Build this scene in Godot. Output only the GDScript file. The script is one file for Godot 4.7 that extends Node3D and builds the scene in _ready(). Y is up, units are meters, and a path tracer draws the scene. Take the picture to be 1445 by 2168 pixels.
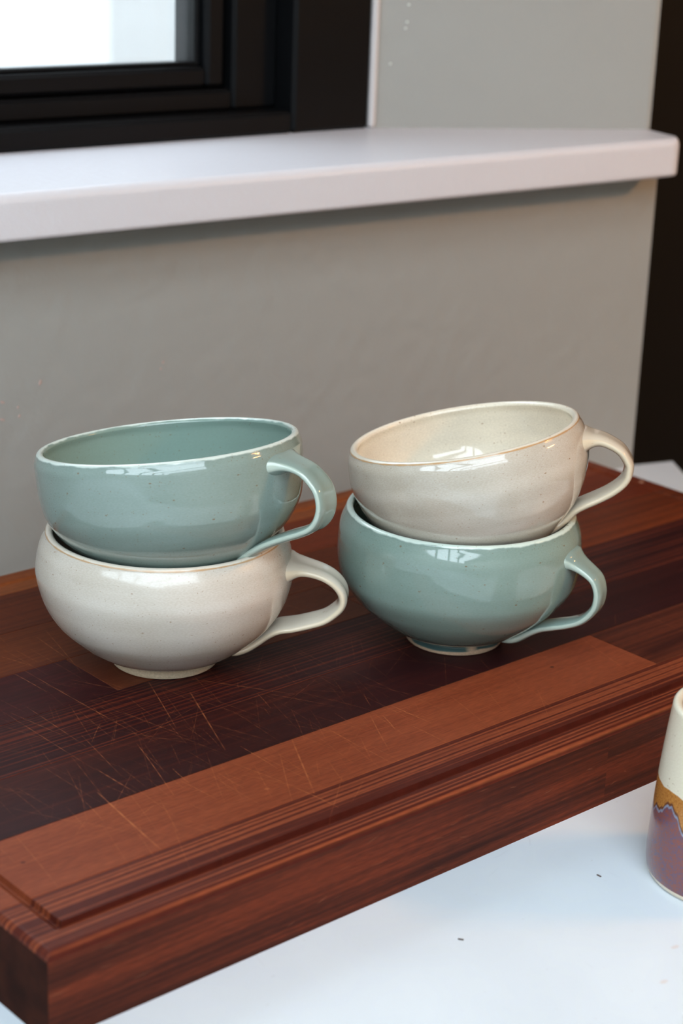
extends Node3D
# Four stoneware mugs stacked in two pairs on a thick laminated chopping board, on a white worktop under a window.
# x runs along the window wall, y up, z towards the room; metres. The worktop's top is y = 0.

const SUN_WHITE := Color(1, 1, 1)
var used := {}
var wood_board := Rect2(0.33, -0.896, 0.66, 0.37)   # the part of the board plane that its texture covers (along, across)


# ---------------------------------------------------------------- nodes
func numbered(called: String) -> String:
	if not used.has(called):
		used[called] = 0
		return called
	used[called] += 1
	return "%s_%03d" % [called, used[called]]


func thing(called: String, label: String, category: String, at := Transform3D(), group := "") -> Node3D:
	var o := Node3D.new()
	o.name = numbered(called)
	add_child(o)
	o.transform = at
	tag(o, label, category, group)
	return o


func tag(o: Node, label: String, category: String, group := "") -> void:
	o.set_meta("label", label)
	o.set_meta("category", category)
	if group:
		o.set_meta("group", group)


func put(called: String, mesh: Mesh, m: Material, parent: Node = self) -> MeshInstance3D:
	var o := MeshInstance3D.new()
	o.name = numbered(called) if parent == self else called
	o.mesh = mesh
	if m:
		o.material_override = m
	o.cast_shadow = GeometryInstance3D.SHADOW_CASTING_SETTING_ON
	parent.add_child(o, true)
	return o


func struct(called: String, mesh: Mesh, m: Material, label := "") -> MeshInstance3D:
	var o := put(called, mesh, m)
	o.set_meta("kind", "structure")
	if label:
		o.set_meta("label", label)
	return o


# ---------------------------------------------------------------- meshes
class Shape:
	var v := PackedVector3Array()
	var n := PackedVector3Array()
	var t := PackedVector2Array()
	var f := PackedInt32Array()

	func tri(a: int, b: int, c: int) -> void:
		# front faces run clockwise
		var g := (v[b] - v[a]).cross(v[c] - v[a])
		if g.dot(n[a] + n[b] + n[c]) > 0.0:
			f.append_array([a, c, b])
		else:
			f.append_array([a, b, c])

	func flat(points: Array, out: Vector3, uv := []) -> void:
		var at := v.size()
		for i in points.size():
			v.append(points[i])
			n.append(out)
			t.append(uv[i] if uv.size() else Vector2(points[i].x, points[i].z))
		for i in range(1, points.size() - 1):
			tri(at, at + i, at + i + 1)

	# a box with chamfered edges
	func box(lo: Vector3, hi: Vector3, c := 0.002) -> void:
		c = minf(c, 0.45 * minf(hi.x - lo.x, minf(hi.y - lo.y, hi.z - lo.z)))
		var mid := (lo + hi) / 2.0
		var h := (hi - lo) / 2.0
		for axis in 3:
			var b: int = (axis + 1) % 3
			var d: int = (axis + 2) % 3
			for s in [-1.0, 1.0]:
				var out := Vector3.ZERO
				out[axis] = s
				var p := []
				for k in [[-1, -1], [1, -1], [1, 1], [-1, 1]]:
					var q := mid
					q[axis] += s * h[axis]
					q[b] += k[0] * (h[b] - c)
					q[d] += k[1] * (h[d] - c)
					p.append(q)
				flat(p, out)
			if c <= 0.0:
				continue
			for s in [-1.0, 1.0]:
				for u in [-1.0, 1.0]:
					var out := Vector3.ZERO
					out[b] = s
					out[d] = u
					var p := []
					for k in [[-1, 0], [1, 0], [1, 1], [-1, 1]]:
						var q := mid
						q[axis] += k[0] * (h[axis] - c)
						q[b] += s * (h[b] - (c if k[1] == 0 else 0.0))
						q[d] += u * (h[d] - (0.0 if k[1] == 0 else c))
						p.append(q)
					flat(p, out.normalized())
		if c > 0.0:
			for sx in [-1.0, 1.0]:
				for sy in [-1.0, 1.0]:
					for sz in [-1.0, 1.0]:
						var s := Vector3(sx, sy, sz)
						var q := mid + h * s
						flat([q - Vector3(0, c * sy, c * sz), q - Vector3(c * sx, 0, c * sz), q - Vector3(c * sx, c * sy, 0)], s.normalized())

	# an upright prism over a convex footprint (x, z)
	func prism(foot: Array, y0: float, y1: float) -> void:
		var mid := Vector2.ZERO
		for p in foot:
			mid += p / foot.size()
		var top := []
		var low := []
		for i in foot.size():
			var a: Vector2 = foot[i]
			var b: Vector2 = foot[(i + 1) % foot.size()]
			var o := Vector2((b - a).y, -(b - a).x).normalized()
			if o.dot((a + b) / 2.0 - mid) < 0.0:
				o = -o
			flat([Vector3(a.x, y0, a.y), Vector3(b.x, y0, b.y), Vector3(b.x, y1, b.y), Vector3(a.x, y1, a.y)], Vector3(o.x, 0, o.y))
			top.append(Vector3(a.x, y1, a.y))
			low.append(Vector3(a.x, y0, a.y))
		flat(top, Vector3.UP)
		flat(low, Vector3.DOWN)

	# rows of points joined into a smooth skin; each row closes on itself when wrapped
	func skin(rows: Array, uv: Array, wrap: bool, turn := 1.0) -> void:
		var m := rows.size()
		var k: int = rows[0].size()
		var at := v.size()
		for i in m:
			for j in k:
				var i0 := maxi(i - 1, 0)
				var i1 := mini(i + 1, m - 1)
				var j0: int = posmod(j - 1, k - 1) if wrap else maxi(j - 1, 0)
				var j1: int = (j % (k - 1)) + 1 if wrap else mini(j + 1, k - 1)
				var du: Vector3 = rows[i1][j] - rows[i0][j]
				var dv: Vector3 = rows[i][j1] - rows[i][j0]
				var nn := du.cross(dv) * turn
				v.append(rows[i][j])
				n.append(nn.normalized() if nn.length() > 1e-14 else Vector3.UP)
				t.append(uv[i][j])
		for i in m - 1:
			for j in k - 1:
				var a := at + i * k + j
				tri(a, a + 1, a + k)
				tri(a + 1, a + k + 1, a + k)

	func add_to(mesh: ArrayMesh, m: Material = null) -> ArrayMesh:
		var a := []
		a.resize(Mesh.ARRAY_MAX)
		a[Mesh.ARRAY_VERTEX] = v
		a[Mesh.ARRAY_NORMAL] = n
		a[Mesh.ARRAY_TEX_UV] = t
		a[Mesh.ARRAY_INDEX] = f
		mesh.add_surface_from_arrays(Mesh.PRIMITIVE_TRIANGLES, a)
		if m:
			mesh.surface_set_material(mesh.get_surface_count() - 1, m)
		return mesh

	func done() -> ArrayMesh:
		return add_to(ArrayMesh.new())


func box_mesh(lo: Vector3, hi: Vector3, c := 0.002) -> ArrayMesh:
	var s := Shape.new()
	s.box(lo, hi, c)
	return s.done()


# a profile of (radius, height) turned round the y axis; v runs 0 to 1 along it
func lathe(profile: PackedVector2Array, around := 96, wobble := 0.0, vs := PackedFloat32Array()) -> Shape:
	var s := Shape.new()
	var total := 0.0
	var run := PackedFloat32Array([0.0])
	for i in range(1, profile.size()):
		total += profile[i].distance_to(profile[i - 1])
		run.append(total)
	var rows := []
	var uvs := []
	for i in profile.size():
		var row := PackedVector3Array()
		var uv := PackedVector2Array()
		for j in around + 1:
			var a := TAU * j / around
			var r := profile[i].x * (1.0 + wobble * (sin(2.0 * a + 0.7) + 0.6 * sin(3.0 * a + 2.0)))
			row.append(Vector3(r * cos(a), profile[i].y, r * sin(a)))
			uv.append(Vector2(float(j) / around, vs[i] if vs.size() else run[i] / total))
		rows.append(row)
		uvs.append(uv)
	s.skin(rows, uvs, true, 1.0)
	return s


# monotone cubic through the points (xs, ys)
func pchip(xs: Array, ys: Array, x: float) -> float:
	var k := xs.size()
	var i := 0
	while i < k - 2 and x > xs[i + 1]:
		i += 1
	var slope := func(j: int) -> float:
		if j == 0:
			return (ys[1] - ys[0]) / (xs[1] - xs[0])
		if j == k - 1:
			return (ys[k - 1] - ys[k - 2]) / (xs[k - 1] - xs[k - 2])
		var h0: float = xs[j] - xs[j - 1]
		var h1: float = xs[j + 1] - xs[j]
		var d0: float = (ys[j] - ys[j - 1]) / h0
		var d1: float = (ys[j + 1] - ys[j]) / h1
		if d0 * d1 <= 0.0:
			return 0.0
		var w0 := 2.0 * h1 + h0
		var w1 := h1 + 2.0 * h0
		return (w0 + w1) / (w0 / d0 + w1 / d1)
	var h: float = xs[i + 1] - xs[i]
	var t := clampf((x - xs[i]) / h, 0.0, 1.0)
	var t2 := t * t
	var t3 := t2 * t
	return (2 * t3 - 3 * t2 + 1) * ys[i] + (t3 - 2 * t2 + t) * h * slope.call(i) + (3 * t2 - 2 * t3) * ys[i + 1] + (t3 - t2) * h * slope.call(i + 1)


# ---------------------------------------------------------------- textures
func noise_picture(w: int, h: int, frequency: float, rng_seed: int, octaves := 3, type := FastNoiseLite.TYPE_SIMPLEX_SMOOTH) -> Image:
	var q := FastNoiseLite.new()
	q.noise_type = type
	q.seed = rng_seed
	q.frequency = frequency
	q.fractal_type = FastNoiseLite.FRACTAL_FBM
	q.fractal_octaves = octaves
	return q.get_image(w, h, false, false, true)


func bytes(im: Image, w: int, h: int) -> PackedByteArray:
	if im.get_width() != w or im.get_height() != h:
		im.resize(w, h, Image.INTERPOLATE_CUBIC)
	im.convert(Image.FORMAT_L8)
	return im.get_data()


func picture(w: int, h: int, data: PackedByteArray) -> ImageTexture:
	return ImageTexture.create_from_image(Image.create_from_data(w, h, false, Image.FORMAT_RGB8, data))


func noise_texture(frequency: float, rng_seed: int, as_normal := false, strength := 1.0, size := 512, octaves := 4) -> ImageTexture:
	var q := FastNoiseLite.new()
	q.seed = rng_seed
	q.frequency = frequency
	q.fractal_octaves = octaves
	var im := q.get_seamless_image(size, size)
	if as_normal:
		im.convert(Image.FORMAT_RGBA8)
		im.bump_map_to_normal_map(strength)
	return ImageTexture.create_from_image(im)


func tinted_noise(a: Color, b: Color, frequency: float, rng_seed: int, size := 512) -> ImageTexture:
	var q := FastNoiseLite.new()
	q.seed = rng_seed
	q.frequency = frequency
	q.fractal_octaves = 4
	var src := q.get_seamless_image(size, size).get_data()
	var out := PackedByteArray()
	out.resize(size * size * 3)
	for i in size * size:
		var c := a.lerp(b, src[i] / 255.0)
		out[3 * i] = int(c.r * 255.0)
		out[3 * i + 1] = int(c.g * 255.0)
		out[3 * i + 2] = int(c.b * 255.0)
	return picture(size, size, out)


# blends a colour into a pixel; wraps across x when asked
func dab(data: PackedByteArray, w: int, h: int, x: int, y: int, c: Color, k: float, wrap := true) -> void:
	if wrap:
		x = posmod(x, w)
	if x < 0 or x >= w or y < 0 or y >= h:
		return
	var i := 3 * (y * w + x)
	data[i] = int(lerpf(data[i], c.r * 255.0, k))
	data[i + 1] = int(lerpf(data[i + 1], c.g * 255.0, k))
	data[i + 2] = int(lerpf(data[i + 2], c.b * 255.0, k))


func spot(data: PackedByteArray, w: int, h: int, x: float, y: float, rx: float, ry: float, c: Color, k: float) -> void:
	for dy in range(-ceili(ry), ceili(ry) + 1):
		for dx in range(-ceili(rx), ceili(rx) + 1):
			var d := Vector2(dx / maxf(rx, 0.5), dy / maxf(ry, 0.5)).length()
			if d < 1.3:
				dab(data, w, h, int(x) + dx, int(y) + dy, c, k * clampf((1.3 - d) / 0.6, 0.0, 1.0))


func scratch(data: PackedByteArray, w: int, h: int, a: Vector2, b: Vector2, c: Color, k: float, width := 1.0) -> void:
	var steps := int(a.distance_to(b) * 1.5) + 1
	var across := (b - a).orthogonal().normalized()
	for i in steps + 1:
		var u := float(i) / steps
		var p := a.lerp(b, u) + across * sin(u * 2.6 + a.x) * 1.2
		var kk := k * (0.45 + 0.55 * sin(PI * clampf(u * 1.1, 0, 1))) * (0.7 + 0.3 * sin(u * 37.0 + a.y))
		for o in ([0.0] if width <= 1.0 else [-0.5, 0.5]):
			var q: Vector2 = p + across * o
			var fx: float = q.x - floorf(q.x)
			dab(data, w, h, int(q.x), int(q.y), c, kk * (1.0 - fx), false)
			dab(data, w, h, int(q.x) + 1, int(q.y), c, kk * fx, false)


# stoneware glaze: mottled colour, dark iron specks, and an edge line where the glaze runs thin over the rim (v = 0.5)
func glaze_texture(outside: Color, mottle: Color, inside: Color, rim: Color, speck: Color, specks: int, rim_width: float, rng_seed: int, rim_edge := Color(0, 0, 0, 0)) -> ImageTexture:
	var w := 1024
	var h := 1024
	var soft := bytes(noise_picture(256, 256, 0.025, rng_seed, 4), w, h)
	var fine := bytes(noise_picture(w, h, 0.22, rng_seed + 1, 3), w, h)
	var rings := bytes(noise_picture(6, 256, 0.05, rng_seed + 2, 4), w, h)
	var edge := bytes(noise_picture(w, 16, 0.03, rng_seed + 3, 4), w, h)
	var data := PackedByteArray()
	data.resize(w * h * 3)
	var i := 0
	for y in h:
		var v := (y + 0.5) / h
		for x in w:
			var k := 0.55 * (soft[i] / 255.0) + 0.2 * (rings[i] / 255.0) + 0.6 * (fine[i] / 255.0) - 0.25
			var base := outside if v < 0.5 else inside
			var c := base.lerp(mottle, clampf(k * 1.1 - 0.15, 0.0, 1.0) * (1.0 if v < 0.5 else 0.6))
			var wide := rim_width * (0.7 + 0.6 * edge[i] / 255.0)
			var d := absf(v - 0.497)
			if d < wide:
				c = c.lerp(rim, clampf((wide - d) / (0.35 * wide), 0.0, 1.0) * rim.a)
			if rim_edge.a > 0.0:
				var e := absf(v - (0.493 - 0.5 * rim_width))
				var ew := 0.0035 * (0.4 + 1.2 * edge[i] / 255.0)
				if e < ew:
					c = c.lerp(rim_edge, rim_edge.a * (1.0 - e / ew))
			data[3 * i] = int(c.r * 255.0)
			data[3 * i + 1] = int(c.g * 255.0)
			data[3 * i + 2] = int(c.b * 255.0)
			i += 1
	var rng := RandomNumberGenerator.new()
	rng.seed = rng_seed
	for s in specks:
		var big := rng.randf() < 0.06
		spot(data, w, h, rng.randf() * w, rng.randf() * h, rng.randf_range(0.5, 0.9) * (1.8 if big else 1.0), rng.randf_range(0.6, 1.8) * (1.6 if big else 1.0), speck, rng.randf_range(0.12, 0.45) + (0.25 if big else 0.0))
	return picture(w, h, data)


func glaze(texture: Texture2D, tint := Color.WHITE, rough := 0.06) -> StandardMaterial3D:
	var m := StandardMaterial3D.new()
	m.albedo_texture = texture
	m.albedo_color = tint
	m.roughness = rough
	m.metallic_specular = 0.5
	m.clearcoat_enabled = true
	m.clearcoat = 0.35
	m.clearcoat_roughness = 0.03
	return m


func plain(c: Color, rough := 0.7, specular := 0.5) -> StandardMaterial3D:
	var m := StandardMaterial3D.new()
	m.albedo_color = c
	m.roughness = rough
	m.metallic_specular = specular
	return m


func paint(c: Color, rough: float, grain: Texture2D, metres: float, strength: float, tone: Texture2D = null) -> StandardMaterial3D:
	var m := plain(c, rough)
	m.uv1_triplanar = true
	m.uv1_world_triplanar = true
	m.uv1_scale = Vector3.ONE / metres
	m.normal_enabled = true
	m.normal_texture = grain
	m.normal_scale = strength
	if tone:
		m.albedo_texture = tone
	return m


# ---------------------------------------------------------------- the scene
func _ready() -> void:
	# camera, sky, exposure
	var cam := Camera3D.new()
	cam.name = "camera"
	add_child(cam)
	cam.transform = Transform3D(Basis(Vector3(0.80021, 0.03525, 0.59868), Vector3(0.17218, 0.94274, -0.28565), Vector3(-0.57447, 0.33166, 0.74832)), Vector3(0, 0.44325, 0))
	var lens := CameraAttributesPhysical.new()
	lens.frustum_focal_length = 44.01
	lens.frustum_focus_distance = 0.93
	lens.frustum_near = 0.02
	lens.frustum_far = 100.0
	lens.exposure_aperture = 6.0
	cam.attributes = lens
	cam.near = 0.02
	cam.far = 100.0
	cam.fov = 30.5028
	cam.current = true

	var sky := ProceduralSkyMaterial.new()      # even overcast
	sky.sky_top_color = Color(0.90, 0.96, 1.0)
	sky.sky_horizon_color = Color(0.90, 0.96, 1.0)
	sky.ground_bottom_color = Color(0.6, 0.6, 0.58)
	sky.ground_horizon_color = Color(0.75, 0.75, 0.74)
	sky.sky_energy_multiplier = 3.2
	sky.ground_energy_multiplier = 1.0
	var env := Environment.new()
	env.background_mode = Environment.BG_SKY
	env.sky = Sky.new()
	env.sky.sky_material = sky
	env.tonemap_mode = Environment.TONE_MAPPER_LINEAR
	env.tonemap_exposure = 0.53
	env.sdfgi_enabled = true
	env.ssao_enabled = true
	env.ssil_enabled = true
	var we := WorldEnvironment.new()
	we.name = "world_environment"
	we.environment = env
	add_child(we)

	build_room()
	build_window()
	build_sill()
	build_worktop()
	build_lamp()
	build_board()
	build_mugs()
	build_tumbler()
	build_crumbs()


func build_room() -> void:
	var grain := noise_texture(0.03, 5, true, 3.0)
	var wall := paint(Color(0.565, 0.57, 0.558), 0.6, grain, 0.35, 0.25)
	var pale := paint(Color(0.78, 0.77, 0.74), 0.8, grain, 0.5, 0.2)
	var glazing := plain(Color(0.14, 0.14, 0.14), 0.5)
	# the window wall: below the sill, left of the window, above it; its free end stands beside a dark doorway
	var s := Shape.new()
	s.box(Vector3(-1.7, -0.9, -1.24), Vector3(1.031, 0.229, -0.97), 0.004)
	s.box(Vector3(-1.7, 0.229, -1.24), Vector3(0.18, 1.6, -0.97), 0.0015)
	s.box(Vector3(0.18, 0.95, -1.24), Vector3(1.031, 1.6, -0.97), 0.0015)
	s.box(Vector3(1.031, 1.15, -1.24), Vector3(1.95, 1.6, -0.97), 0.0015)
	s.box(Vector3(1.95, -0.9, -1.24), Vector3(3.2, 1.6, -0.97), 0.0015)
	var back := struct("wall_back", s.done(), wall, "grey-green painted wall under the window sill")
	# small knocks that show the pink plaster through the paint
	var plaster := plain(Color(0.66, 0.58, 0.555), 0.8)
	for q in [[0.5142, 0.1375, 1.5, 2.6], [0.4991, 0.1244, 1.0, 1.4], [0.4999, 0.1187, 1.2, 1.7], [0.4890, 0.1288, 2.4, 1.2], [0.4887, 0.1181, 2.6, 1.1], [0.6001, 0.1388, 1.4, 1.3], [0.5984, 0.1348, 1.1, 1.2]]:
		var chip_mesh := SphereMesh.new()
		chip_mesh.radius = 0.001
		chip_mesh.height = 0.002
		chip_mesh.radial_segments = 10
		chip_mesh.rings = 6
		var o := put("paint_chip", chip_mesh, plaster, back)
		o.position = Vector3(q[0], q[1], -0.97)
		o.scale = Vector3(0.7 * q[2], 0.7 * q[3], 0.25)
		o.rotation.z = -0.4
	s = Shape.new()
	s.prism([Vector2(0.8335, -1.066), Vector2(1.0205, -0.9795), Vector2(1.024, -0.979), Vector2(1.024, -1.24), Vector2(0.8335, -1.24)], 0.2585, 0.95)
	var reveal := struct("wall_reveal", s.done(), wall, "splayed painted reveal right of the window")
	# white filler spots on the reveal
	var chip := plain(Color(0.82, 0.83, 0.82), 0.7)
	for p in [Vector3(0.8536, 0.3438, -1.0564), Vector3(0.8521, 0.3277, -1.0571), Vector3(0.8432, 0.3032, -1.0612), Vector3(0.8530, 0.3320, -1.0567)]:
		var d := SphereMesh.new()
		d.radius = 0.0008
		d.height = 0.0009
		d.radial_segments = 10
		d.rings = 5
		var o := put("paint_speck", d, chip, reveal)
		o.transform = Transform3D(Basis(Quaternion(Vector3.UP, Vector3(-0.42, 0, 0.907))), p)
	# pale bead of filler between the window frame and the reveal
	struct("trim_1", box_mesh(Vector3(0.8285, 0.2585, -1.09), Vector3(0.8345, 0.95, -1.0625), 0.002), plain(Color(0.74, 0.72, 0.72), 0.6), "pale bead between black window frame and reveal")

	# doorway past the end of the wall
	var dark := plain(Color(0.065, 0.055, 0.05), 0.5, 0.25)
	var door := thing("door", "dark brown door past the end of the wall", "door")
	door.name = "door_1"
	door.set_meta("kind", "structure")
	put("door_panel", box_mesh(Vector3(1.022, -0.9, -1.10), Vector3(1.95, 1.15, -1.06)), dark, door)
	put("door_stile", box_mesh(Vector3(1.0315, -0.9, -1.06), Vector3(1.13, 1.15, -1.045)), dark, door)
	put("door_rail", box_mesh(Vector3(1.13, 0.30, -1.06), Vector3(1.95, 0.42, -1.045)), dark, door)

	# the rest of the room: walls, floor, and a ceiling with a long roof light over its left half
	s = Shape.new()
	s.box(Vector3(-1.9, -0.9, -1.24), Vector3(-1.7, 1.12, 3.2), 0.0)
	s.box(Vector3(-1.9, 1.12, -1.24), Vector3(-1.7, 1.6, -0.95), 0.0)
	s.box(Vector3(-1.9, 1.12, 2.80), Vector3(-1.7, 1.6, 3.2), 0.0)
	struct("wall_left", s.done(), pale)
	struct("wall_right", box_mesh(Vector3(3.2, -0.9, -1.24), Vector3(3.4, 1.6, 3.2), 0.0), paint(Color(0.66, 0.50, 0.27), 0.7, grain, 0.5, 0.2))
	struct("wall_front", box_mesh(Vector3(-1.7, -0.9, 3.0), Vector3(3.2, 1.6, 3.2), 0.0), pale)
	struct("floor", box_mesh(Vector3(-1.9, -1.1, -1.24), Vector3(3.4, -0.9, 3.2), 0.0), plain(Color(0.5, 0.45, 0.4), 0.6))
	s = Shape.new()
	s.box(Vector3(0.45, 1.6, -1.24), Vector3(3.4, 1.75, 3.2), 0.0)
	s.box(Vector3(-1.9, 1.6, -1.24), Vector3(0.45, 1.75, -0.1), 0.0)
	s.box(Vector3(-1.9, 1.6, 2.80), Vector3(0.45, 1.75, 3.2), 0.0)
	struct("ceiling", s.done(), pale)
	# glazing bars of the roof light over the left half of the room, and of the high window that it runs into
	s = Shape.new()
	for k in 6:
		var z := -0.95 + 0.75 * k
		s.box(Vector3(-1.83, 1.12, z - 0.045), Vector3(-1.77, 1.64, z + 0.045), 0.004)
		if z < -0.15:
			continue
		s.box(Vector3(-1.9, 1.64, z - 0.045), Vector3(0.45, 1.70, z + 0.045), 0.004)
	struct("window_2", s.done(), glazing)

	# outside: rendered garden walls and the ground
	var render_coat := paint(Color(0.78, 0.78, 0.78), 0.9, noise_texture(0.06, 9, true, 10.0), 0.12, 1.0)
	render_coat.heightmap_enabled = false
	s = Shape.new()
	s.box(Vector3(1.595, -0.9, -3.3), Vector3(5.0, 2.6, -2.75), 0.004)
	struct("wall_outside", s.done(), render_coat, "white roughcast wall outside the window")
	s = Shape.new()
	s.box(Vector3(-3.0, -0.9, -4.2), Vector3(6.0, 2.6, -4.0), 0.0)
	struct("wall_garden", s.done(), paint(Color(0.90, 0.90, 0.90), 0.9, noise_texture(0.06, 9, true, 10.0), 0.12, 1.0), "white garden wall far outside the window")
	struct("ground", box_mesh(Vector3(-4.0, -1.1, -4.2), Vector3(6.0, -0.9, -1.24), 0.0), plain(Color(0.6, 0.59, 0.57), 0.9))


func build_window() -> void:
	var black := paint(Color(0.05, 0.052, 0.058), 0.42, noise_texture(0.02, 12, true, 2.0), 0.2, 0.15)
	black.metallic_specular = 0.22
	var w := thing("window_1", "black framed window with white daylight outside", "window")
	w.set_meta("kind", "structure")
	# each ring of the frame is a part: right, left, bottom and top members
	for ring in [["casing", 0.762, 0.8285, 0.2585, 0.2735, -1.11, -1.064], ["frame", 0.7255, 0.762, 0.2735, 0.2880, -1.13, -1.084], ["sash", 0.7060, 0.7205, 0.2895, 0.3030, -1.13, -1.087]]:
		var called: String = ring[0]
		var x0: float = ring[1]
		var x1: float = ring[2]
		var y0: float = ring[3]
		var y1: float = ring[4]
		var z0: float = ring[5]
		var z1: float = ring[6]
		var left := 0.20 + (0.8285 - x1)
		var top := 0.95 - (y0 - 0.2585)
		put(called + "_jamb", box_mesh(Vector3(x0, y0, z0), Vector3(x1, top, z1), 0.0025), black, w)
		put(called + "_jamb", box_mesh(Vector3(left, y0, z0), Vector3(left + x1 - x0, top, z1), 0.0025), black, w)
		put(called + "_rail", box_mesh(Vector3(left + x1 - x0, y0, z0), Vector3(x0, y1, z1), 0.0025), black, w)
		put(called + "_rail", box_mesh(Vector3(left + x1 - x0, top - (y1 - y0), z0), Vector3(x0, top, z1), 0.0025), black, w)
	# backing that closes the rebate between frame and sash
	put("rebate", box_mesh(Vector3(0.7195, 0.2875, -1.125), Vector3(0.7265, 0.93, -1.100), 0.001), black, w)
	put("rebate", box_mesh(Vector3(0.31, 0.2870, -1.125), Vector3(0.7265, 0.2905, -1.100), 0.001), black, w)
	put("glazing_bead", box_mesh(Vector3(0.7010, 0.3030, -1.104), Vector3(0.7062, 0.92, -1.094), 0.0015), black, w)
	put("glazing_bead", box_mesh(Vector3(0.32, 0.3028, -1.104), Vector3(0.7062, 0.3060, -1.094), 0.0015), black, w)
	var glass := StandardMaterial3D.new()
	glass.transparency = BaseMaterial3D.TRANSPARENCY_ALPHA
	glass.albedo_color = Color(1, 1, 1, 0.04)
	glass.roughness = 0.0
	put("pane", box_mesh(Vector3(0.315, 0.3025, -1.112), Vector3(0.7065, 0.915, -1.108), 0.0), glass, w)


func build_sill() -> void:
	# the board's nose is rounded; its right end is cut square and eased
	var white := paint(Color(0.775, 0.772, 0.795), 0.38, noise_texture(0.02, 21, true, 4.0), 0.12, 0.22)
	white.metallic_specular = 0.3
	var s := Shape.new()
	var front := -0.935
	# cross-section from under the nose over the rounded edge to the frame, as (y, z)
	var section := [Vector2(0.231, -0.972), Vector2(0.231, front - 0.004)]
	for k in 7:
		var a := -PI / 2 + PI / 2 * k / 6.0
		section.append(Vector2(0.2345 + 0.0035 * sin(a), front - 0.0035 + 0.0035 * cos(a)))
	for k in 9:
		var a := PI / 2 * k / 8.0
		section.append(Vector2(0.2525 + 0.006 * sin(a), front - 0.006 + 0.006 * cos(a)))
	section.append(Vector2(0.2585, -0.968))
	var rows := []
	var uvs := []
	for st in [[0.1, 0.0], [0.2, 0.0], [0.6, 0.0], [0.9, 0.0], [1.004, 0.0], [1.0085, 0.0006], [1.0115, 0.002], [1.0135, 0.005]]:
		var row := PackedVector3Array()
		var uv := PackedVector2Array()
		for q in section:
			var z: float = q.y - st[1] * clampf((q.y + 0.965) / 0.03, 0.0, 1.0)
			var x: float = st[0] + (0.0055 * clampf((front - q.y) / 0.035, 0.0, 1.0) if st[0] > 1.0 else 0.0)
			row.append(Vector3(x, q.x, z))
			uv.append(Vector2(x, z))
		rows.append(row)
		uvs.append(uv)
	s.skin(rows, uvs, false, -1.0)
	# the end and the part that runs back into the window opening
	var last: PackedVector3Array = rows[rows.size() - 1]
	var cap := []
	for q in last:
		cap.append(q)
	s.flat(cap, Vector3(1, 0, 0.1).normalized())
	s.flat([Vector3(0.1, 0.2585, -0.968), Vector3(1.019, 0.2585, -0.968), Vector3(1.021, 0.2585, -0.979), Vector3(0.832, 0.2585, -1.067), Vector3(0.19, 0.2585, -1.067), Vector3(0.1, 0.2585, -0.968)], Vector3.UP)
	s.prism([Vector2(0.185, -0.968), Vector2(1.019, -0.968), Vector2(1.021, -0.979), Vector2(0.832, -1.112), Vector2(0.185, -1.112)], 0.2295, 0.2584)
	struct("window_sill", s.done(), white, "white gloss painted window sill with rounded front edge")


func build_worktop() -> void:
	var w := 1024
	var h := 1024
	# white laminate: barely mottled, with scattered small scuffs and specks
	var soft := bytes(noise_picture(128, 128, 0.05, 31, 4), w, h)
	var data := PackedByteArray()
	data.resize(w * h * 3)
	for i in w * h:
		var k := soft[i] / 255.0
		data[3 * i] = int(200 + 6 * k)
		data[3 * i + 1] = int(207 + 6 * k)
		data[3 * i + 2] = int(214 + 5 * k)
	var rng := RandomNumberGenerator.new()
	rng.seed = 77
	for k in 420:
		var x := rng.randf() * w
		var y := rng.randf() * h
		var shade := rng.randf_range(0.55, 0.8)
		spot(data, w, h, x, y, rng.randf_range(0.5, 1.3), rng.randf_range(0.5, 1.0), Color(shade, shade * 0.95, shade * 0.92), rng.randf_range(0.06, 0.3))
	for k in 60:
		var x := rng.randf() * w
		var y := rng.randf() * h
		scratch(data, w, h, Vector2(x, y), Vector2(x, y) + Vector2.from_angle(rng.randf() * TAU) * rng.randf_range(4, 22), Color(0.72, 0.72, 0.76), rng.randf_range(0.1, 0.35))
	# two pale brown scuffs near the tumbler
	for q in [Vector2(0.5281, -0.4534), Vector2(0.5518, -0.4692)]:
		var x: float = (q.x - 0.25) / 0.55 * w
		var y: float = (q.y + 0.72) / 0.55 * h
		spot(data, w, h, x, y, 4.0, 2.0, Color(0.78, 0.72, 0.70), 0.6)
	var m := StandardMaterial3D.new()
	m.albedo_texture = picture(w, h, data)
	m.roughness = 0.38
	m.uv1_scale = Vector3(1, 1, 1)
	var top := thing("worktop", "white painted worktop under the chopping board", "worktop")
	top.set_meta("kind", "structure")
	var s := Shape.new()
	var foot := [Vector2(-1.69, -0.97), Vector2(1.031, -0.97), Vector2(1.064, -0.9615), Vector2(1.027, -0.897), Vector2(0.985, -0.80), Vector2(0.985, -0.16), Vector2(-1.69, -0.16)]
	s.prism(foot, -0.04, 0.0)
	for i in s.v.size():
		s.t[i] = Vector2((s.v[i].x - 0.25) / 0.55, (s.v[i].z + 0.72) / 0.55)
	put("slab", s.done(), m, top)
	var front := put("edging", box_mesh(Vector3(-1.69, -0.04, -0.16), Vector3(0.985, -0.0005, -0.155), 0.001), plain(Color(0.88, 0.88, 0.88), 0.4), top)
	front.set_meta("label", "white front edging strip")
	# its carcass keeps it off the floor
	var unit := struct("wall_plinth", box_mesh(Vector3(-1.69, -0.9, -0.965), Vector3(0.99, -0.042, -0.2), 0.002), plain(Color(0.8, 0.8, 0.79), 0.5))
	unit.set_meta("label", "white cupboard front below the worktop")


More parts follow.
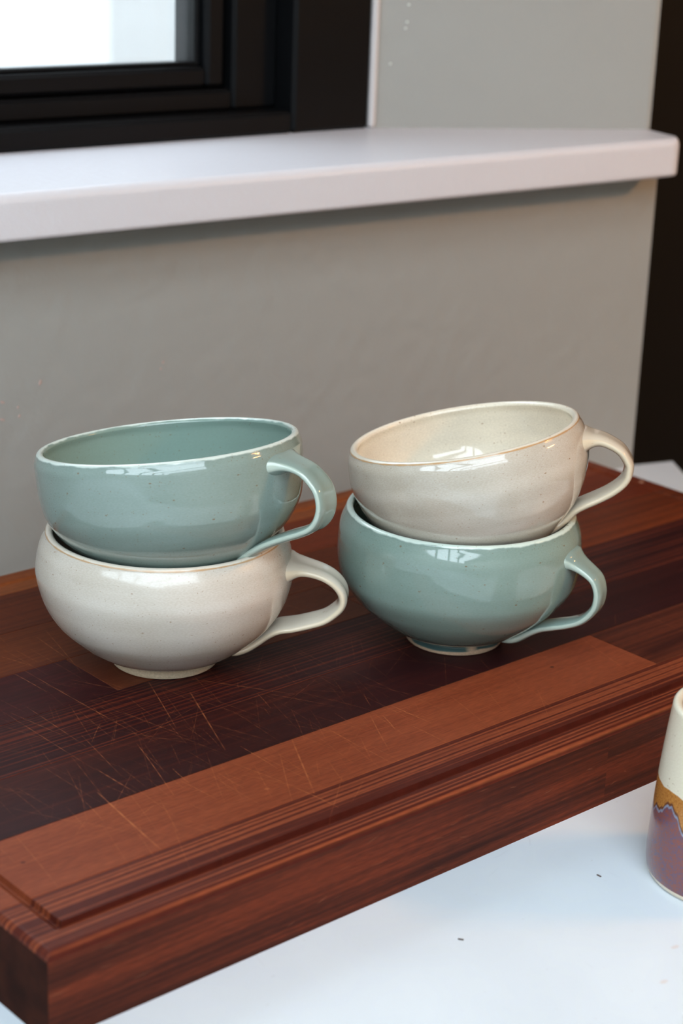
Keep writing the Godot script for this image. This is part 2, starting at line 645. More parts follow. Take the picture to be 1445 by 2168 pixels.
func build_lamp() -> void:
	# a ceiling bar with three warm bulbs out of the frame: its bulbs show as orange sparks in the glazes
	var l := thing("ceiling_lamp", "bar lamp with three warm bulbs hanging from the ceiling", "lamp", Transform3D(Basis(Vector3.UP, 0.75), Vector3(1.47, 0.73, 0.02)))
	var metal := plain(Color(0.5, 0.48, 0.45), 0.35)
	metal.metallic = 0.8
	put("bar", box_mesh(Vector3(-0.12, 0.05, -0.012), Vector3(0.12, 0.07, 0.012), 0.003), metal, l)
	put("rod", box_mesh(Vector3(-0.008, 0.07, -0.008), Vector3(0.008, 0.869, 0.008), 0.002), metal, l)
	var hot := StandardMaterial3D.new()
	hot.albedo_color = Color(1.0, 0.75, 0.45)
	hot.emission_enabled = true
	hot.emission = Color(1.0, 0.66, 0.30)
	hot.emission_energy_multiplier = 30.0
	for k in 3:
		var b := SphereMesh.new()
		b.radius = 0.019
		b.height = 0.044
		var o := put("bulb", b, hot, l)
		o.position = Vector3(-0.07 + 0.07 * k, 0.028, 0)
		var g := OmniLight3D.new()
		g.name = "bulb_light"
		g.light_color = Color(1.0, 0.72, 0.42)
		g.light_energy = 0.38
		g.light_size = 0.017
		g.omni_range = 8.0
		g.omni_attenuation = 2.0
		g.shadow_enabled = true
		l.add_child(g, true)
		g.position = o.position


# ---------------------------------------------------------------- chopping board
const ROWS := [-0.534, -0.5735, -0.6213, -0.669, -0.7168, -0.7645, -0.812, -0.860, -0.889]
const ENDS := [[0.3346, 0.984], [0.3346, 0.742, 0.984], [0.3346, 0.984], [0.3346, 0.984], [0.3346, 0.4935, 0.669, 0.984], [0.3346, 0.72, 0.984], [0.3346, 0.58, 0.984], [0.3346, 0.80, 0.984]]


func wood_texture() -> ImageTexture:
	var w := 2048
	var h := 1148
	# tones of each stave: ground colour, colour of its darker figure, strength and width of the figure
	var tones := [
		[[Color("773c25"), Color("421912"), 0.95, 1.0]],
		[[Color("783c25"), Color("602b1a"), 0.5, 0.0], [Color("4d2418"), Color("341712"), 0.8, 0.6]],
		[[Color("2d1212"), Color("210d0f"), 0.7, 0.3]],
		[[Color("4c2017"), Color("281112"), 1.0, 0.9]],
		[[Color("3c1717"), Color("291112"), 0.7, 0.4], [Color("5b2d1b"), Color("462015"), 0.5, 0.1], [Color("642d17"), Color("3d1a11"), 0.7, 0.5]],
		[[Color("5d2c17"), Color("461e13"), 0.6, 0.3], [Color("5e2512"), Color("481c12"), 0.5, 0.2]],
		[[Color("592817"), Color("3d1b12"), 0.7, 0.4], [Color("692e19"), Color("512314"), 0.5, 0.2]],
		[[Color("7c4425"), Color("5f321c"), 0.6, 0.3], [Color("703c22"), Color("592e1b"), 0.5, 0.3]],
	]
	var long_grain := bytes(noise_picture(40, h, 0.09, 41, 4), w, h)
	var figure := bytes(noise_picture(14, h / 2, 0.045, 42, 3), w, h)
	var broad := bytes(noise_picture(10, 160, 0.06, 43, 3), w, h)
	var pores := bytes(noise_picture(260, h, 0.30, 44, 2), w, h)
	var data := PackedByteArray()
	data.resize(w * h * 3)
	for y in h:
		var bs := wood_board.position.y + (y + 0.5) / h * wood_board.size.y
		var row := 0
		while row < 7 and bs < ROWS[row + 1]:
			row += 1
		var ends: Array = ENDS[row]
		var piece := 0
		var across: float = (ROWS[row] - bs) / (ROWS[row] - ROWS[row + 1])
		for x in w:
			var bl := wood_board.position.x + (x + 0.5) / w * wood_board.size.x
			while piece < ends.size() - 2 and bl > ends[piece + 1]:
				piece += 1
			var tone: Array = tones[row][piece]
			var i := y * w + x
			var sh := i
			if row == 3 or row == 0 or row == 5:
				sh = ((y * 5 + row * 131 + piece * 57) % h) * w + x      # finer figure on the striped staves
			else:
				sh = ((y * 2 + row * 211 + piece * 97) % h) * w + x
			var g := long_grain[i] / 255.0
			var fg := figure[sh] / 255.0
			var b := broad[((y + piece * 170 + row * 37) % h) * w + x] / 255.0
			var k: float = clampf((fg - 0.5) * 3.2 * tone[3] + (g - 0.5) * 1.3 + (b - 0.5) * 1.2 + 0.45, 0.0, 1.0) * tone[2]
			if row == 0:
				# the front stave turns plain towards its dark edge line
				if across > 0.93:
					k = maxf(k, 0.75)
			var c: Color = tone[0]
			var d: Color = tone[1]
			if row == 2:
				# the black stave reddens towards its back edge at the near end
				var red := clampf((across - 0.35) * 1.8 + (fg - 0.5) * 1.5, 0.0, 1.0) * clampf(1.25 - (bl - 0.33) / 0.32, 0.15, 1.0)
				c = c.lerp(Color("5c281a"), red)
			elif row == 1 and piece == 1:
				# knot streak
				var e := absf(across - 0.25 - 0.4 * (bl - 0.742) / 0.1 * 0.3)
				k = maxf(k, clampf(1.3 - e * 9.0, 0.0, 1.0) * clampf((bl - 0.742) / 0.01, 0, 1))
			var p := pores[i] / 255.0
			var bright := 1.0 + (p - 0.5) * 0.22
			data[3 * i] = clampi(int(lerpf(c.r, d.r, k) * bright * 255.0), 0, 255)
			data[3 * i + 1] = clampi(int(lerpf(c.g, d.g, k) * bright * 255.0), 0, 255)
			data[3 * i + 2] = clampi(int(lerpf(c.b, d.b, k) * bright * 255.0), 0, 255)
	# knife marks
	var pale := Color("a8683f")
	var cuts := [
		[0.469, -0.764, 0.472, -0.67], [0.434, -0.729, 0.436, -0.652], [0.436, -0.652, 0.438, -0.622], [0.424, -0.633, 0.417, -0.574], [0.415, -0.63, 0.411, -0.609], [0.446, -0.727, 0.446, -0.674],
		[0.497, -0.798, 0.495, -0.764], [0.437, -0.726, 0.443, -0.689], [0.506, -0.803, 0.49, -0.745], [0.462, -0.765, 0.464, -0.736], [0.468, -0.787, 0.475, -0.767], [0.465, -0.69, 0.45, -0.676],
		[0.512, -0.716, 0.491, -0.665], [0.481, -0.694, 0.49, -0.653], [0.481, -0.743, 0.499, -0.709], [0.466, -0.662, 0.45, -0.61], [0.45, -0.685, 0.442, -0.639], [0.437, -0.607, 0.427, -0.604],
	]
	cuts += [
		[0.465, -0.631, 0.462, -0.615], [0.521, -0.694, 0.496, -0.631], [0.49, -0.619, 0.498, -0.583], [0.498, -0.583, 0.501, -0.556], [0.528, -0.62, 0.501, -0.573], [0.513, -0.612, 0.489, -0.573],
		[0.549, -0.618, 0.549, -0.596], [0.549, -0.596, 0.55, -0.574], [0.576, -0.618, 0.558, -0.584], [0.581, -0.614, 0.575, -0.599], [0.59, -0.639, 0.584, -0.626], [0.547, -0.672, 0.542, -0.654],
		[0.504, -0.63, 0.503, -0.602], [0.46, -0.619, 0.463, -0.595], [0.479, -0.615, 0.479, -0.596], [0.592, -0.62, 0.595, -0.594], [0.585, -0.596, 0.585, -0.571], [0.551, -0.668, 0.569, -0.637], [0.531, -0.705, 0.562, -0.66],
	]
	var size := Vector2(w, h)
	for k in cuts.size():
		var a := (Vector2(cuts[k][0], cuts[k][1]) - wood_board.position) / wood_board.size * size
		var b := (Vector2(cuts[k][2], cuts[k][3]) - wood_board.position) / wood_board.size * size
		scratch(data, w, h, a, b, pale, 0.85 if k % 3 == 0 else 0.6, 2.0 if k in [2, 3, 19, 22] else 1.0)
	var rng := RandomNumberGenerator.new()
	rng.seed = 501
	for k in 420:
		# most cuts run across the staves, crowded near the middle of the near half
		var c := Vector2(rng.randfn(0.50, 0.085), rng.randfn(-0.655, 0.06))
		if rng.randf() < 0.25:
			c = Vector2(rng.randf_range(0.36, 0.96), rng.randf_range(-0.86, -0.56))
		var dir := Vector2.from_angle(rng.randfn(1.57, 0.42))
		var half := rng.randf_range(0.004, 0.026)
		var a := (c - dir * half - wood_board.position) / wood_board.size * size
		var b := (c + dir * half - wood_board.position) / wood_board.size * size
		if c.y > -0.56 or c.x < 0.36:
			continue
		scratch(data, w, h, a, b, pale, rng.randf_range(0.1, 0.42))
	# a few blotches
	for q in [[0.975, -0.782, 7.0, "c8a58c", 0.7], [0.693, -0.604, 3.5, "2a1512", 0.8], [0.487, -0.589, 4.0, "a8683f", 0.45], [0.365, -0.60, 3.0, "2a1512", 0.6]]:
		spot(data, w, h, (q[0] - wood_board.position.x) / wood_board.size.x * w, (q[1] - wood_board.position.y) / wood_board.size.y * h, q[2], q[2] * 0.8, Color(q[3]), q[4])
	return picture(w, h, data)


func side_texture() -> ImageTexture:
	var w := 1024
	var h := 128
	var grain := bytes(noise_picture(30, h, 0.10, 61, 4), w, h)
	var broad := bytes(noise_picture(24, 24, 0.07, 62, 3), w, h)
	var pores := bytes(noise_picture(200, h, 0.35, 63, 2), w, h)
	var data := PackedByteArray()
	data.resize(w * h * 3)
	for i in w * h:
		var k := clampf((grain[i] / 255.0 - 0.5) * 0.9 + (broad[i] / 255.0 - 0.5) * 1.1 + 0.45, 0.0, 1.0)
		var c := Color("5e2816").lerp(Color("35160d"), k)
		var p := 1.0 + (pores[i] / 255.0 - 0.5) * 0.3
		data[3 * i] = clampi(int(c.r * p * 255.0), 0, 255)
		data[3 * i + 1] = clampi(int(c.g * p * 255.0), 0, 255)
		data[3 * i + 2] = clampi(int(c.b * p * 255.0), 0, 255)
	var rng := RandomNumberGenerator.new()
	rng.seed = 9
	for k in 60:
		var a := Vector2(rng.randf() * w, rng.randf() * h)
		scratch(data, w, h, a, a + Vector2(rng.randf_range(3, 16), rng.randf_range(-3, 3)), Color("a87d60"), rng.randf_range(0.15, 0.5))
	return picture(w, h, data)


func groove(x: float, z: float) -> float:
	# depth of the juice groove, a rectangle 16 mm in from the edges
	var inx := 0.0160
	var x0 := 0.3346 + inx
	var x1 := 0.984 - inx
	var z0 := -0.889 + inx
	var z1 := -0.534 - inx
	var d := minf(minf(x - x0, x1 - x), minf(z - z0, z1 - z))   # positive inside
	if d >= 0.0018 or d <= -0.0034:
		return 0.0
	return 0.0026 if d > 0.0 and d < 0.0014 else (0.0026 * (0.0018 - d) / 0.0004 if d > 0.0 else 0.0026 * (d + 0.0034) / 0.0034)


func stave(x0: float, x1: float, z0: float, z1: float, mid: Vector2) -> Array:
	var top := Shape.new()
	var inset := [0.0, 0.0003]
	var fine := [0.0, 0.0004, 0.0012, 0.0025, 0.0040]
	var cuts := func(a: float, b: float, lo: float, hi: float) -> Array:
		var c := []
		for e in (fine if absf(a - lo) < 1e-4 else inset):
			c.append(a + e)
		for e in (fine if absf(b - hi) < 1e-4 else inset):
			c.append(b - e)
		for g in [lo + 0.016, hi - 0.016]:
			for e in [-0.0034, -0.0018, 0.0, 0.0014, 0.0018] if g < (lo + hi) / 2.0 else [0.0034, 0.0018, 0.0, -0.0014, -0.0018]:
				if g + e > a + 0.0004 and g + e < b - 0.0004:
					c.append(g + e)
		c.sort()
		return c
	var xs: Array = cuts.call(x0, x1, 0.3346, 0.984)
	var zs: Array = cuts.call(z0, z1, -0.889, -0.534)
	var drop := func(p: float, a: float, b: float, lo: float, hi: float) -> float:
		var da := p - a
		var db := b - p
		var r := 0.0
		for e in [[da, absf(a - lo) < 1e-4], [db, absf(b - hi) < 1e-4]]:
			if e[1]:
				if e[0] < 0.004:
					r = maxf(r, 0.0032 * (1.0 - sqrt(maxf(0.0, 1.0 - pow(1.0 - e[0] / 0.004, 2)))))
			elif e[0] < 0.00029:
				r = maxf(r, 0.0003)
		return r
	var y := func(x: float, z: float) -> float:
		return 0.04 - maxf(groove(x, z), 0.0) - maxf(drop.call(x, x0, x1, 0.3346, 0.984), drop.call(z, z0, z1, -0.889, -0.534))
	# flat-shaded cells keep the groove crisp
	for i in xs.size() - 1:
		for j in zs.size() - 1:
			var p := []
			var uv := []
			for q in [[xs[i], zs[j]], [xs[i + 1], zs[j]], [xs[i + 1], zs[j + 1]], [xs[i], zs[j + 1]]]:
				p.append(Vector3(q[0] - mid.x, y.call(q[0], q[1]), q[1] - mid.y))
				uv.append((Vector2(q[0], q[1]) - wood_board.position) / wood_board.size)
			for half in [[0, 1, 2], [0, 2, 3]]:
				var n: Vector3 = (p[half[1]] - p[half[0]]).cross(p[half[2]] - p[half[0]]).normalized()
				if n.y < 0.0:
					n = -n
				top.flat([p[half[0]], p[half[1]], p[half[2]]], n, [uv[half[0]], uv[half[1]], uv[half[2]]])
	var side := Shape.new()
	var end := Shape.new()
	for j in zs.size() - 1:
		for e in [[x0, -1.0], [x1, 1.0]]:
			var a := Vector3(e[0] - mid.x, 0.0, zs[j] - mid.y)
			var b := Vector3(e[0] - mid.x, 0.0, zs[j + 1] - mid.y)
			var ta := Vector3(a.x, y.call(e[0], zs[j]), a.z)
			var tb := Vector3(b.x, y.call(e[0], zs[j + 1]), b.z)
			end.flat([a, b, tb, ta], Vector3(e[1], 0, 0), [Vector2(a.z, 0) * 4.0, Vector2(b.z, 0) * 4.0, Vector2(b.z, tb.y) * 4.0, Vector2(a.z, ta.y) * 4.0])
	for i in xs.size() - 1:
		for e in [[z0, -1.0], [z1, 1.0]]:
			var a := Vector3(xs[i] - mid.x, 0.0, e[0] - mid.y)
			var b := Vector3(xs[i + 1] - mid.x, 0.0, e[0] - mid.y)
			var ta := Vector3(a.x, y.call(xs[i], e[0]), a.z)
			var tb := Vector3(b.x, y.call(xs[i + 1], e[0]), b.z)
			var k: Vector2 = Vector2(1.0 / 0.65, -1.0 / 0.041)
			side.flat([a, b, tb, ta], Vector3(0, 0, e[1]), [Vector2(a.x, 0) * k, Vector2(b.x, 0) * k, Vector2(b.x, tb.y) * k, Vector2(a.x, ta.y) * k])
	side.flat([Vector3(x0 - mid.x, 0, z0 - mid.y), Vector3(x1 - mid.x, 0, z0 - mid.y), Vector3(x1 - mid.x, 0, z1 - mid.y), Vector3(x0 - mid.x, 0, z1 - mid.y)], Vector3.DOWN)
	return [top, side, end]


func build_board() -> void:
	var turn := 0.07434
	var mid := Vector2(0.6593, -0.7115)
	var b := Basis(Vector3.UP, turn)
	var at := b * Vector3(mid.x, 0, mid.y)
	var board := thing("chopping_board", "thick chopping board of dark reddish laminated staves with knife marks and a juice groove", "chopping board", Transform3D(b, at))
	var top_m := StandardMaterial3D.new()
	top_m.albedo_texture = wood_texture()
	top_m.roughness = 0.46
	top_m.metallic_specular = 0.22
	top_m.texture_repeat = false
	var side_m := StandardMaterial3D.new()
	side_m.albedo_texture = side_texture()
	side_m.roughness = 0.6
	side_m.metallic_specular = 0.25
	var end_m := StandardMaterial3D.new()
	end_m.albedo_texture = tinted_noise(Color("3a1c12"), Color("200e09"), 0.05, 71, 256)
	end_m.roughness = 0.6
	end_m.metallic_specular = 0.12
	for r in 8:
		var ends: Array = ENDS[r]
		for k in ends.size() - 1:
			var s := stave(ends[k], ends[k + 1], ROWS[r + 1], ROWS[r], mid)
			var mesh := ArrayMesh.new()
			s[0].add_to(mesh, top_m)
			s[1].add_to(mesh, side_m)
			s[2].add_to(mesh, end_m)
			put("plank", mesh, null, board)


# ---------------------------------------------------------------- mugs
const HEIGHTS := [0.0, 0.005, 0.008, 0.017, 0.028, 0.040, 0.052, 0.064]
const WALL := 0.0042


func mug_body(radii: Array, height: float) -> Shape:
	var hs := HEIGHTS.duplicate()
	hs.append(height)
	var out := PackedVector2Array()
	# outside, from the top of the foot to just under the lip
	for k in 44:
		var y := lerpf(0.0052, height - 0.0020, k / 43.0)
		out.append(Vector2(pchip(hs, radii, y) + 0.00003 * sin(y * 1500.0) * smoothstep(0.01, 0.02, y), y))
	# rounded lip, drawn a little inwards
	var r_top: float = out[out.size() - 1].x
	var half := WALL * 0.5
	for k in range(1, 14):
		var a := PI * k / 14.0
		out.append(Vector2(r_top - half + half * cos(a), height - 0.0020 + 0.0020 * sin(a)))
	var rim_at := out.size() - 7
	# inside
	for k in 40:
		var y := lerpf(height - 0.0020, 0.0095, k / 39.0)
		var r: float = pchip(hs, radii, y) - WALL
		if y < 0.020:
			r *= 1.0 - 0.35 * pow((0.020 - y) / 0.0105, 2)
		out.append(Vector2(r, y))
	var r_low: float = out[out.size() - 1].x
	for k in range(1, 9):
		out.append(Vector2(maxf(r_low * (1.0 - k / 8.0), 0.0004), 0.0095 - 0.0015 * sin(PI / 2 * k / 8.0)))
	# v: 0 to 0.5 outside, 0.5 to 1 inside
	var vs := PackedFloat32Array()
	var run := PackedFloat32Array([0.0])
	for i in range(1, out.size()):
		run.append(run[i - 1] + out[i].distance_to(out[i - 1]))
	var total := run[run.size() - 1]
	for i in out.size():
		vs.append(0.5 * run[i] / run[rim_at] if i <= rim_at else 0.5 + 0.5 * (run[i] - run[rim_at]) / (total - run[rim_at]))
	return lathe(out, 120, 0.0008, vs)


func mug_foot(radii: Array) -> Shape:
	var r: float = radii[0]
	var r2: float = pchip(HEIGHTS, radii.slice(0, 8), 0.0054)
	return lathe(PackedVector2Array([Vector2(r - 0.0060, 0.0030), Vector2(r - 0.0052, 0.0003), Vector2(r - 0.0046, 0.0), Vector2(r - 0.0008, 0.0), Vector2(r + 0.0001, 0.0006), Vector2(r + 0.0003, 0.0025), Vector2(r + 0.0007, 0.0044), Vector2(r2 + 0.0001, 0.0056), Vector2(r2 - 0.004, 0.0062), Vector2(0.0005, 0.0062)]), 96)


# a strap swept along a path of (distance from the axis, height); its flat side faces away from the mug
func mug_handle(path: Array, width: float, thick: float, hollow: float, belly: float, sink: float) -> Shape:
	var c := Curve3D.new()
	c.bake_interval = 0.4
	for i in path.size():
		var p: Array = path[i]
		var a: Array = path[maxi(i - 1, 0)]
		var b: Array = path[mini(i + 1, path.size() - 1)]
		var t := Vector3(b[0] - a[0], b[1] - a[1], 0) / 6.0
		c.add_point(Vector3(p[0], p[1], 0) , -t, t)
	var length := c.get_baked_length()
	var steps := 84
	var around := 36
	var rows := []
	var uvs := []
	for i in steps + 1:
		var s := length * i / steps
		var p := c.sample_baked(s, true) / 1000.0
		var q0 := c.sample_baked(maxf(s - length * 0.012, 0.0), true)
		var q1 := c.sample_baked(minf(s + length * 0.012, length), true)
		var tan := (q1 - q0).normalized()
		var outw := Vector3(-tan.y, tan.x, 0)      # away from the eye of the handle
		var m := s / 1000.0
		var rest := (length - s) / 1000.0
		var m0 := maxf(m - sink, 0.0)            # from where the strap leaves the wall
		var r0 := maxf(rest - 0.009, 0.0)
		var ws := width * lerpf(1.0, belly, sin(PI * clampf(float(i) / steps, 0, 1))) * (1.0 + 0.6 * exp(-m0 / 0.0036) + 0.35 * exp(-r0 / 0.007))
		var th := thick * (1.0 + 1.2 * exp(-m0 / 0.0036) + 0.2 * exp(-r0 / 0.006))
		var row := PackedVector3Array()
		var uv := PackedVector2Array()
		for j in around + 1:
			var a := TAU * j / around
			var ca := cos(a)
			var sa := sin(a)
			var e := 2.0 / 2.7
			var wx := signf(ca) * pow(absf(ca), e) * ws / 2.0
			var ty := signf(sa) * pow(absf(sa), 2.0 / 2.2) * th / 2.0
			if sa > 0.0:
				ty -= hollow * exp(-pow(wx / (0.22 * ws), 2)) * sa
			# at both roots the strap wraps round the wall
			var round_top: float = path[0][0] / 1000.0 + sink
			var wrap := (round_top - sqrt(maxf(round_top * round_top - wx * wx, 0.0))) * exp(-m0 / 0.007)
			wrap += (0.036 - sqrt(maxf(0.036 * 0.036 - wx * wx, 0.0))) * exp(-r0 / 0.007)
			row.append(p + outw * ty + Vector3(-wrap, 0, wx))
			uv.append(Vector2(float(j) / around, 0.06 + 0.40 * i / steps))
		rows.append(row)
		uvs.append(uv)
	var sh := Shape.new()
	sh.skin(rows, uvs, true, 1.0)
	# the skin's normals must point outwards
	var probe := 20 * (around + 1) + around / 4
	var centre: Vector3 = (rows[20][around / 4] + rows[20][3 * around / 4]) / 2.0
	if sh.n[probe].dot(sh.v[probe] - centre) < 0.0:
		for i in sh.n.size():
			sh.n[i] = -sh.n[i]
	return sh


func handle_texture(face: Color, thin: Color, speck: Color, rng_seed: int) -> ImageTexture:
	# glaze runs thin and pale over the two edges of the strap (u = 0 and 0.5)
	var w := 256
	var h := 512
	var soft := bytes(noise_picture(64, 128, 0.04, rng_seed, 3), w, h)
	var fine := bytes(noise_picture(w, h, 0.25, rng_seed + 1, 2), w, h)
	var data := PackedByteArray()
	data.resize(w * h * 3)
	for y in h:
		for x in w:
			var i := y * w + x
			var u := float(x) / w
			var d := minf(minf(u, 1.0 - u), absf(u - 0.5))
			var k := clampf((0.085 + 0.03 * (soft[i] / 255.0 - 0.5) - d) / 0.03, 0.0, 1.0) * (0.55 + 0.2 * fine[i] / 255.0)
			var c := face.lerp(face * 0.93, soft[i] / 255.0).lerp(thin, k)
			data[3 * i] = int(c.r * 255.0)
			data[3 * i + 1] = int(c.g * 255.0)
			data[3 * i + 2] = int(c.b * 255.0)
	var rng := RandomNumberGenerator.new()
	rng.seed = rng_seed
	for s in 260:
		spot(data, w, h, rng.randf() * w, rng.randf() * h, rng.randf_range(0.4, 1.2), rng.randf_range(0.6, 1.8), speck, rng.randf_range(0.15, 0.5))
	return picture(w, h, data)


func mug(called: String, label: String, base: Vector3, up: Vector3, out: Vector3, radii: Array, height: float, path: Array, width: float, thick: float, hollow: float, belly: float, body_m: Material, handle_m: Material, foot_m: Material) -> void:
	var y := up.normalized()
	var x := (out - y * out.dot(y)).normalized()
	var o := thing(called, label, "mug", Transform3D(Basis(x, y, x.cross(y)), base), "stacked stoneware mugs")
	put("body", mug_body(radii, height).done(), body_m, o)
	put("foot", mug_foot(radii).done(), foot_m, o)
	# how far the strap's first point lies inside the wall
	var hs := HEIGHTS.duplicate()
	hs.append(height)
	var sink: float = pchip(hs, radii, path[0][1] / 1000.0) - path[0][0] / 1000.0
	put("handle", mug_handle(path, width, thick, hollow, belly, sink).done(), handle_m, o)


func foot_texture(clay: Color, drip: Color, amount: float, rng_seed: int) -> ImageTexture:
	var w := 512
	var h := 128
	var n := bytes(noise_picture(40, 14, 0.09, rng_seed, 2), w, h)
	var fine := bytes(noise_picture(w, h, 0.2, rng_seed + 1, 3), w, h)
	var data := PackedByteArray()
	data.resize(w * h * 3)
	for y in h:
		var v := (y + 0.5) / h
		for x in w:
			var i := y * w + x
			var c := clay.lerp(clay * 0.85, fine[i] / 255.0)
			# the glaze stops in a ragged line above the bare clay, with a few bald patches
			var stop := 0.195 + 0.11 * n[(h / 2) * w + x] / 255.0
			if amount > 0.0 and v > stop and n[i] / 255.0 < amount:
				c = c.lerp(drip, clampf((v - stop) * 60.0, 0.0, 1.0) * clampf((amount - n[i] / 255.0) * 12.0, 0.0, 1.0))
			data[3 * i] = int(c.r * 255.0)
			data[3 * i + 1] = int(c.g * 255.0)
			data[3 * i + 2] = int(c.b * 255.0)
	return picture(w, h, data)


func build_mugs() -> void:
	var iron := Color("6b4a30")
	var teal := glaze_texture(Color("83938d"), Color("74857d"), Color("7d948b"), Color(0.87, 0.90, 0.87, 0.75), iron, 3000, 0.012, 101)
	var cream := glaze_texture(Color("cdc6ba"), Color("b6aa99"), Color("d2c9ba"), Color(0.88, 0.84, 0.77, 0.7), Color("7a5a3c"), 2600, 0.012, 131, Color(0.66, 0.46, 0.26, 0.75))
	var buff_lit_inside := glaze_texture(Color("bfb7ab"), Color("a79c8c"), Color("dfd4c0"), Color(0.84, 0.80, 0.73, 0.7), Color("7a5a3c"), 2600, 0.012, 137, Color(0.66, 0.46, 0.26, 0.85))  # lining is creamier, and painted lighter still for light falling into the mug
	var teal_grip := handle_texture(Color("82948d"), Color("c3cec0"), iron, 151)
	var cream_grip := handle_texture(Color("cfc5b4"), Color("d8c6a8"), Color("8a6440"), 161)
	var clay := StandardMaterial3D.new()
	clay.albedo_texture = foot_texture(Color("cdb79b"), Color("cdb79b"), 0.0, 171)
	clay.roughness = 0.8
	var dripped := StandardMaterial3D.new()
	dripped.albedo_texture = foot_texture(Color("c9a98e"), Color("3c5252"), 0.72, 175)
	dripped.roughness = 0.35

	var a_path := [[57.0, 55.8], [66.0, 56.3], [72.4, 56.3], [81.0, 54.2], [87.2, 50.9], [91.4, 46.4], [92.9, 41.7], [91.8, 37.1], [87.8, 32.7], [83.1, 29.3], [76.4, 26.8], [68.1, 24.3], [60.4, 22.7], [55.3, 20.1], [50.3, 16.3], [45.0, 12.6], [40.0, 11.0], [33.0, 11.0]]
	var b_path := [[55.0, 62.0], [60.5, 60.8], [66.2, 58.3], [73.7, 54.3], [78.4, 50.6], [80.5, 45.8], [80.9, 41.2], [79.9, 35.7], [76.3, 30.2], [71.7, 26.2], [65.0, 23.0], [58.1, 20.6], [51.2, 18.1], [45.5, 14.7], [39.3, 10.3], [34.5, 9.2], [29.0, 9.6]]
	var c_path := [[57.0, 59.6], [65.6, 59.9], [73.0, 59.1], [79.8, 56.5], [84.6, 52.2], [88.0, 47.1], [89.1, 42.0], [88.6, 36.9], [86.2, 31.8], [82.4, 28.3], [76.4, 25.8], [69.6, 23.8], [62.7, 21.6], [56.6, 19.4], [51.4, 17.0], [45.6, 13.8], [41.0, 12.2], [34.0, 12.2]]
	var d_path := [[56.0, 57.4], [64.1, 57.4], [70.3, 56.3], [75.6, 53.1], [80.0, 48.9], [82.6, 43.1], [82.9, 39.9], [81.0, 34.6], [77.3, 30.9], [71.4, 27.7], [64.2, 25.1], [57.2, 23.0], [52.1, 20.9], [46.9, 17.2], [42.5, 14.0], [38.5, 12.2], [32.0, 12.2]]

	mug("cream_mug", "speckled cream mug standing on the board under the tilted green mug", Vector3(0.47972, 0.04, -0.77253), Vector3.UP, Vector3(0.7512, 0, 0.66), [0.0275, 0.0278, 0.0355, 0.0480, 0.0584, 0.0640, 0.0664, 0.0646, 0.0602], 0.0735, a_path, 0.021, 0.0054, 0.0009, 0.9, glaze(cream, Color(0.97, 0.97, 0.98), 0.2), glaze(cream_grip, Color.WHITE, 0.14), clay)
	mug("green_mug", "grey-green celadon mug standing on the board under the tilted cream mug", Vector3(0.62765, 0.04, -0.71288), Vector3.UP, Vector3(0.4415, 0, 0.8973), [0.026, 0.0263, 0.0330, 0.0460, 0.0571, 0.0641, 0.0655, 0.0647, 0.0607], 0.0755, b_path, 0.016, 0.0050, 0.0003, 0.88, glaze(teal, Color(0.97, 0.99, 0.98)), glaze(teal_grip), dripped)
	mug("green_mug", "grey-green celadon mug tilted in the mouth of the lower cream mug", Vector3(0.48039, 0.09192, -0.75864), Vector3(-0.0127, 0.98545, -0.16949), Vector3(0.4155, 0.1594, 0.8955), [0.0275, 0.0278, 0.0370, 0.0490, 0.0598, 0.0657, 0.0673, 0.0676, 0.0654], 0.070, c_path, 0.019, 0.0052, 0.0006, 0.95, glaze(teal), glaze(teal_grip), clay)
	mug("cream_mug", "cream mug with rusty rim tilted in the mouth of the lower green mug", Vector3(0.63336, 0.09047, -0.6996), Vector3(-0.1165, 0.97752, -0.1757), Vector3(0.7025, 0.2062, 0.6812), [0.0275, 0.0278, 0.0357, 0.0457, 0.0550, 0.0607, 0.0634, 0.0626, 0.0598], 0.070, d_path, 0.020, 0.0054, 0.0003, 0.95, glaze(buff_lit_inside, Color.WHITE, 0.06), glaze(cream_grip, Color(0.95, 0.94, 0.93), 0.1), clay)


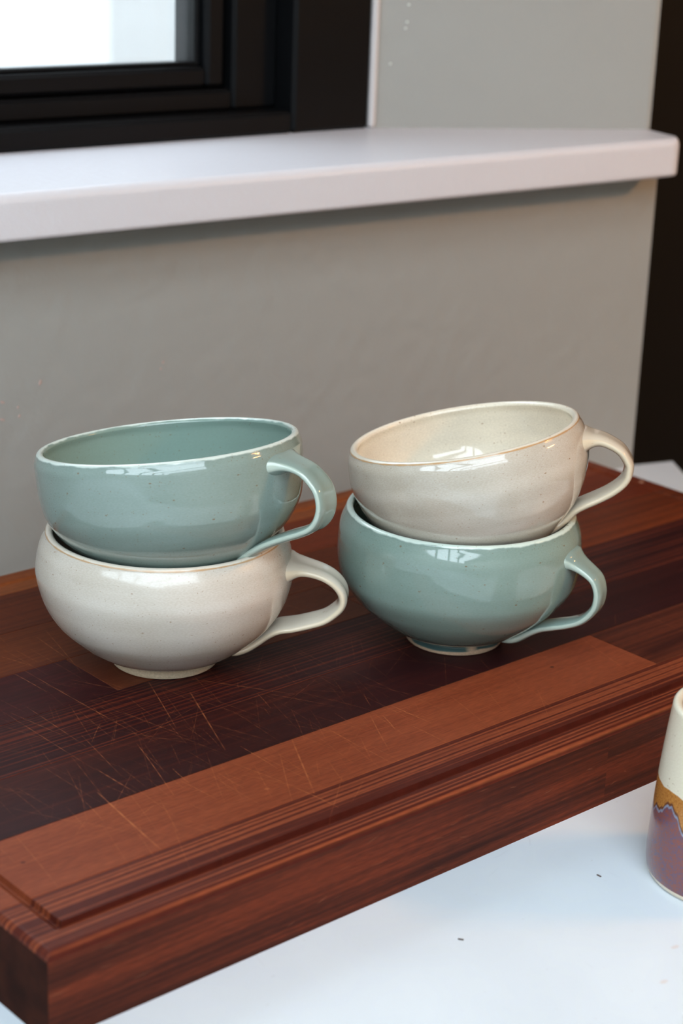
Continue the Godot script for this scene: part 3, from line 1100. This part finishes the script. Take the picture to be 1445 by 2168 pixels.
# ---------------------------------------------------------------- tumbler at the right edge
func build_tumbler() -> void:
	var w := 1024
	var h := 512
	var H := 0.086
	var line := bytes(noise_picture(w, 4, 0.012, 201, 2), w, h)
	var wav := bytes(noise_picture(w, 4, 0.03, 207, 2), w, h)
	var fine := bytes(noise_picture(w, h, 0.17, 202, 3), w, h)
	var blot := bytes(noise_picture(w, h, 0.05, 203, 4), w, h)
	var data := PackedByteArray()
	data.resize(w * h * 3)
	for y in h:
		var v := float(y) / h                      # 0 at the foot, 1 at the lip
		for x in w:
			var i := y * w + x
			var f := fine[i] / 255.0
			var b := blot[i] / 255.0
			var low := 0.40 + 0.16 * (line[x] / 255.0 - 0.5) + 0.05 * (wav[x] / 255.0 - 0.5)
			var high := 0.565 + 0.02 * (line[(x + 300) % w] / 255.0 - 0.5)
			var c: Color
			if v > high:
				c = Color("dbd3c0").lerp(Color("c9bda6"), f * 0.6)
			elif v > low + 0.016:
				c = Color("b9803f").lerp(Color("8a5526"), clampf(f * 1.3 - 0.2, 0.0, 1.0))
				if v < low + 0.032:
					c = c.lerp(Color("4a2a24"), 0.7)
			elif v > low:
				c = Color("8d97a8").lerp(Color("6a6a80"), f)
			else:
				c = Color("82463a").lerp(Color("584a66"), clampf((f - 0.5) * 1.7 + b * 0.9 - 0.05, 0.0, 1.0))
			if v < 0.035:
				c = Color("d6c8b0")
			data[3 * i] = int(c.r * 255.0)
			data[3 * i + 1] = int(c.g * 255.0)
			data[3 * i + 2] = int(c.b * 255.0)
	var rng := RandomNumberGenerator.new()
	rng.seed = 220
	for k in 160:
		spot(data, w, h, rng.randf() * w, (0.58 + 0.42 * rng.randf()) * h, rng.randf_range(0.6, 1.6), rng.randf_range(0.8, 2.6), Color("6b4a2c"), rng.randf_range(0.2, 0.7))
	var m := glaze(picture(w, h, data), Color.WHITE, 0.22)
	m.texture_repeat = true
	var outer := PackedVector2Array()
	var vs := PackedFloat32Array()
	var rb := 0.038
	var rt := 0.0325
	for p in [[rb - 0.006, 0.0], [rb - 0.0022, 0.0], [rb - 0.0012, 0.0012], [rb - 0.0006, 0.003], [rb, 0.007], [rb + 0.0001, 0.012]]:
		outer.append(Vector2(p[0], p[1]))
		vs.append(p[1] / H)
	for k in range(1, 20):
		var u := k / 19.0
		var yy := lerpf(0.012, H - 0.0022, u)
		outer.append(Vector2(lerpf(rb + 0.0001, rt, u) + 0.0007 * sin(PI * u), yy))
		vs.append(yy / H)
	for k in range(1, 10):
		var a := PI * k / 9.0
		outer.append(Vector2(rt - 0.0021 + 0.0021 * cos(a), H - 0.0022 + 0.0022 * sin(a)))
		vs.append(0.985)
	var t := thing("tumbler", "small flared stoneware tumbler glazed cream, ochre and speckled purple on the worktop", "tumbler", Transform3D(Basis(Vector3.UP, 0.6), Vector3(0.618, 0, -0.500)))
	put("body", lathe(outer, 96, 0.0, vs).done(), m, t)
	var inner := PackedVector2Array()
	for k in 14:
		var u := k / 13.0
		inner.append(Vector2(lerpf(rt - 0.0042, rb - 0.006, u), lerpf(H - 0.0022, 0.009, u)))
	inner.append(Vector2(rb - 0.012, 0.006))
	inner.append(Vector2(0.0005, 0.006))
	put("lining", lathe(inner, 96).done(), glaze(tinted_noise(Color("d6ccba"), Color("c2b7a3"), 0.05, 230, 256), Color.WHITE, 0.2), t)


func build_crumbs() -> void:
	# two dark splinters lying on the worktop
	var m := plain(Color("4a3a34"), 0.8)
	var where := [Vector3(0.4773, 0.0, -0.5255), Vector3(0.5659, 0.0, -0.5313)]
	var text := ["tiny dark splinter on the worktop nearer the chopping board's corner", "tiny dark splinter on the worktop nearer the tumbler"]
	for k in 2:
		var o := put("splinter", box_mesh(Vector3(-0.0013, 0.0, -0.00035), Vector3(0.0013, 0.0006, 0.00035), 0.0002), m)
		o.position = where[k]
		o.rotation.y = -0.9 - 0.5 * k
		tag(o, text[k], "splinter", "splinters on the worktop")
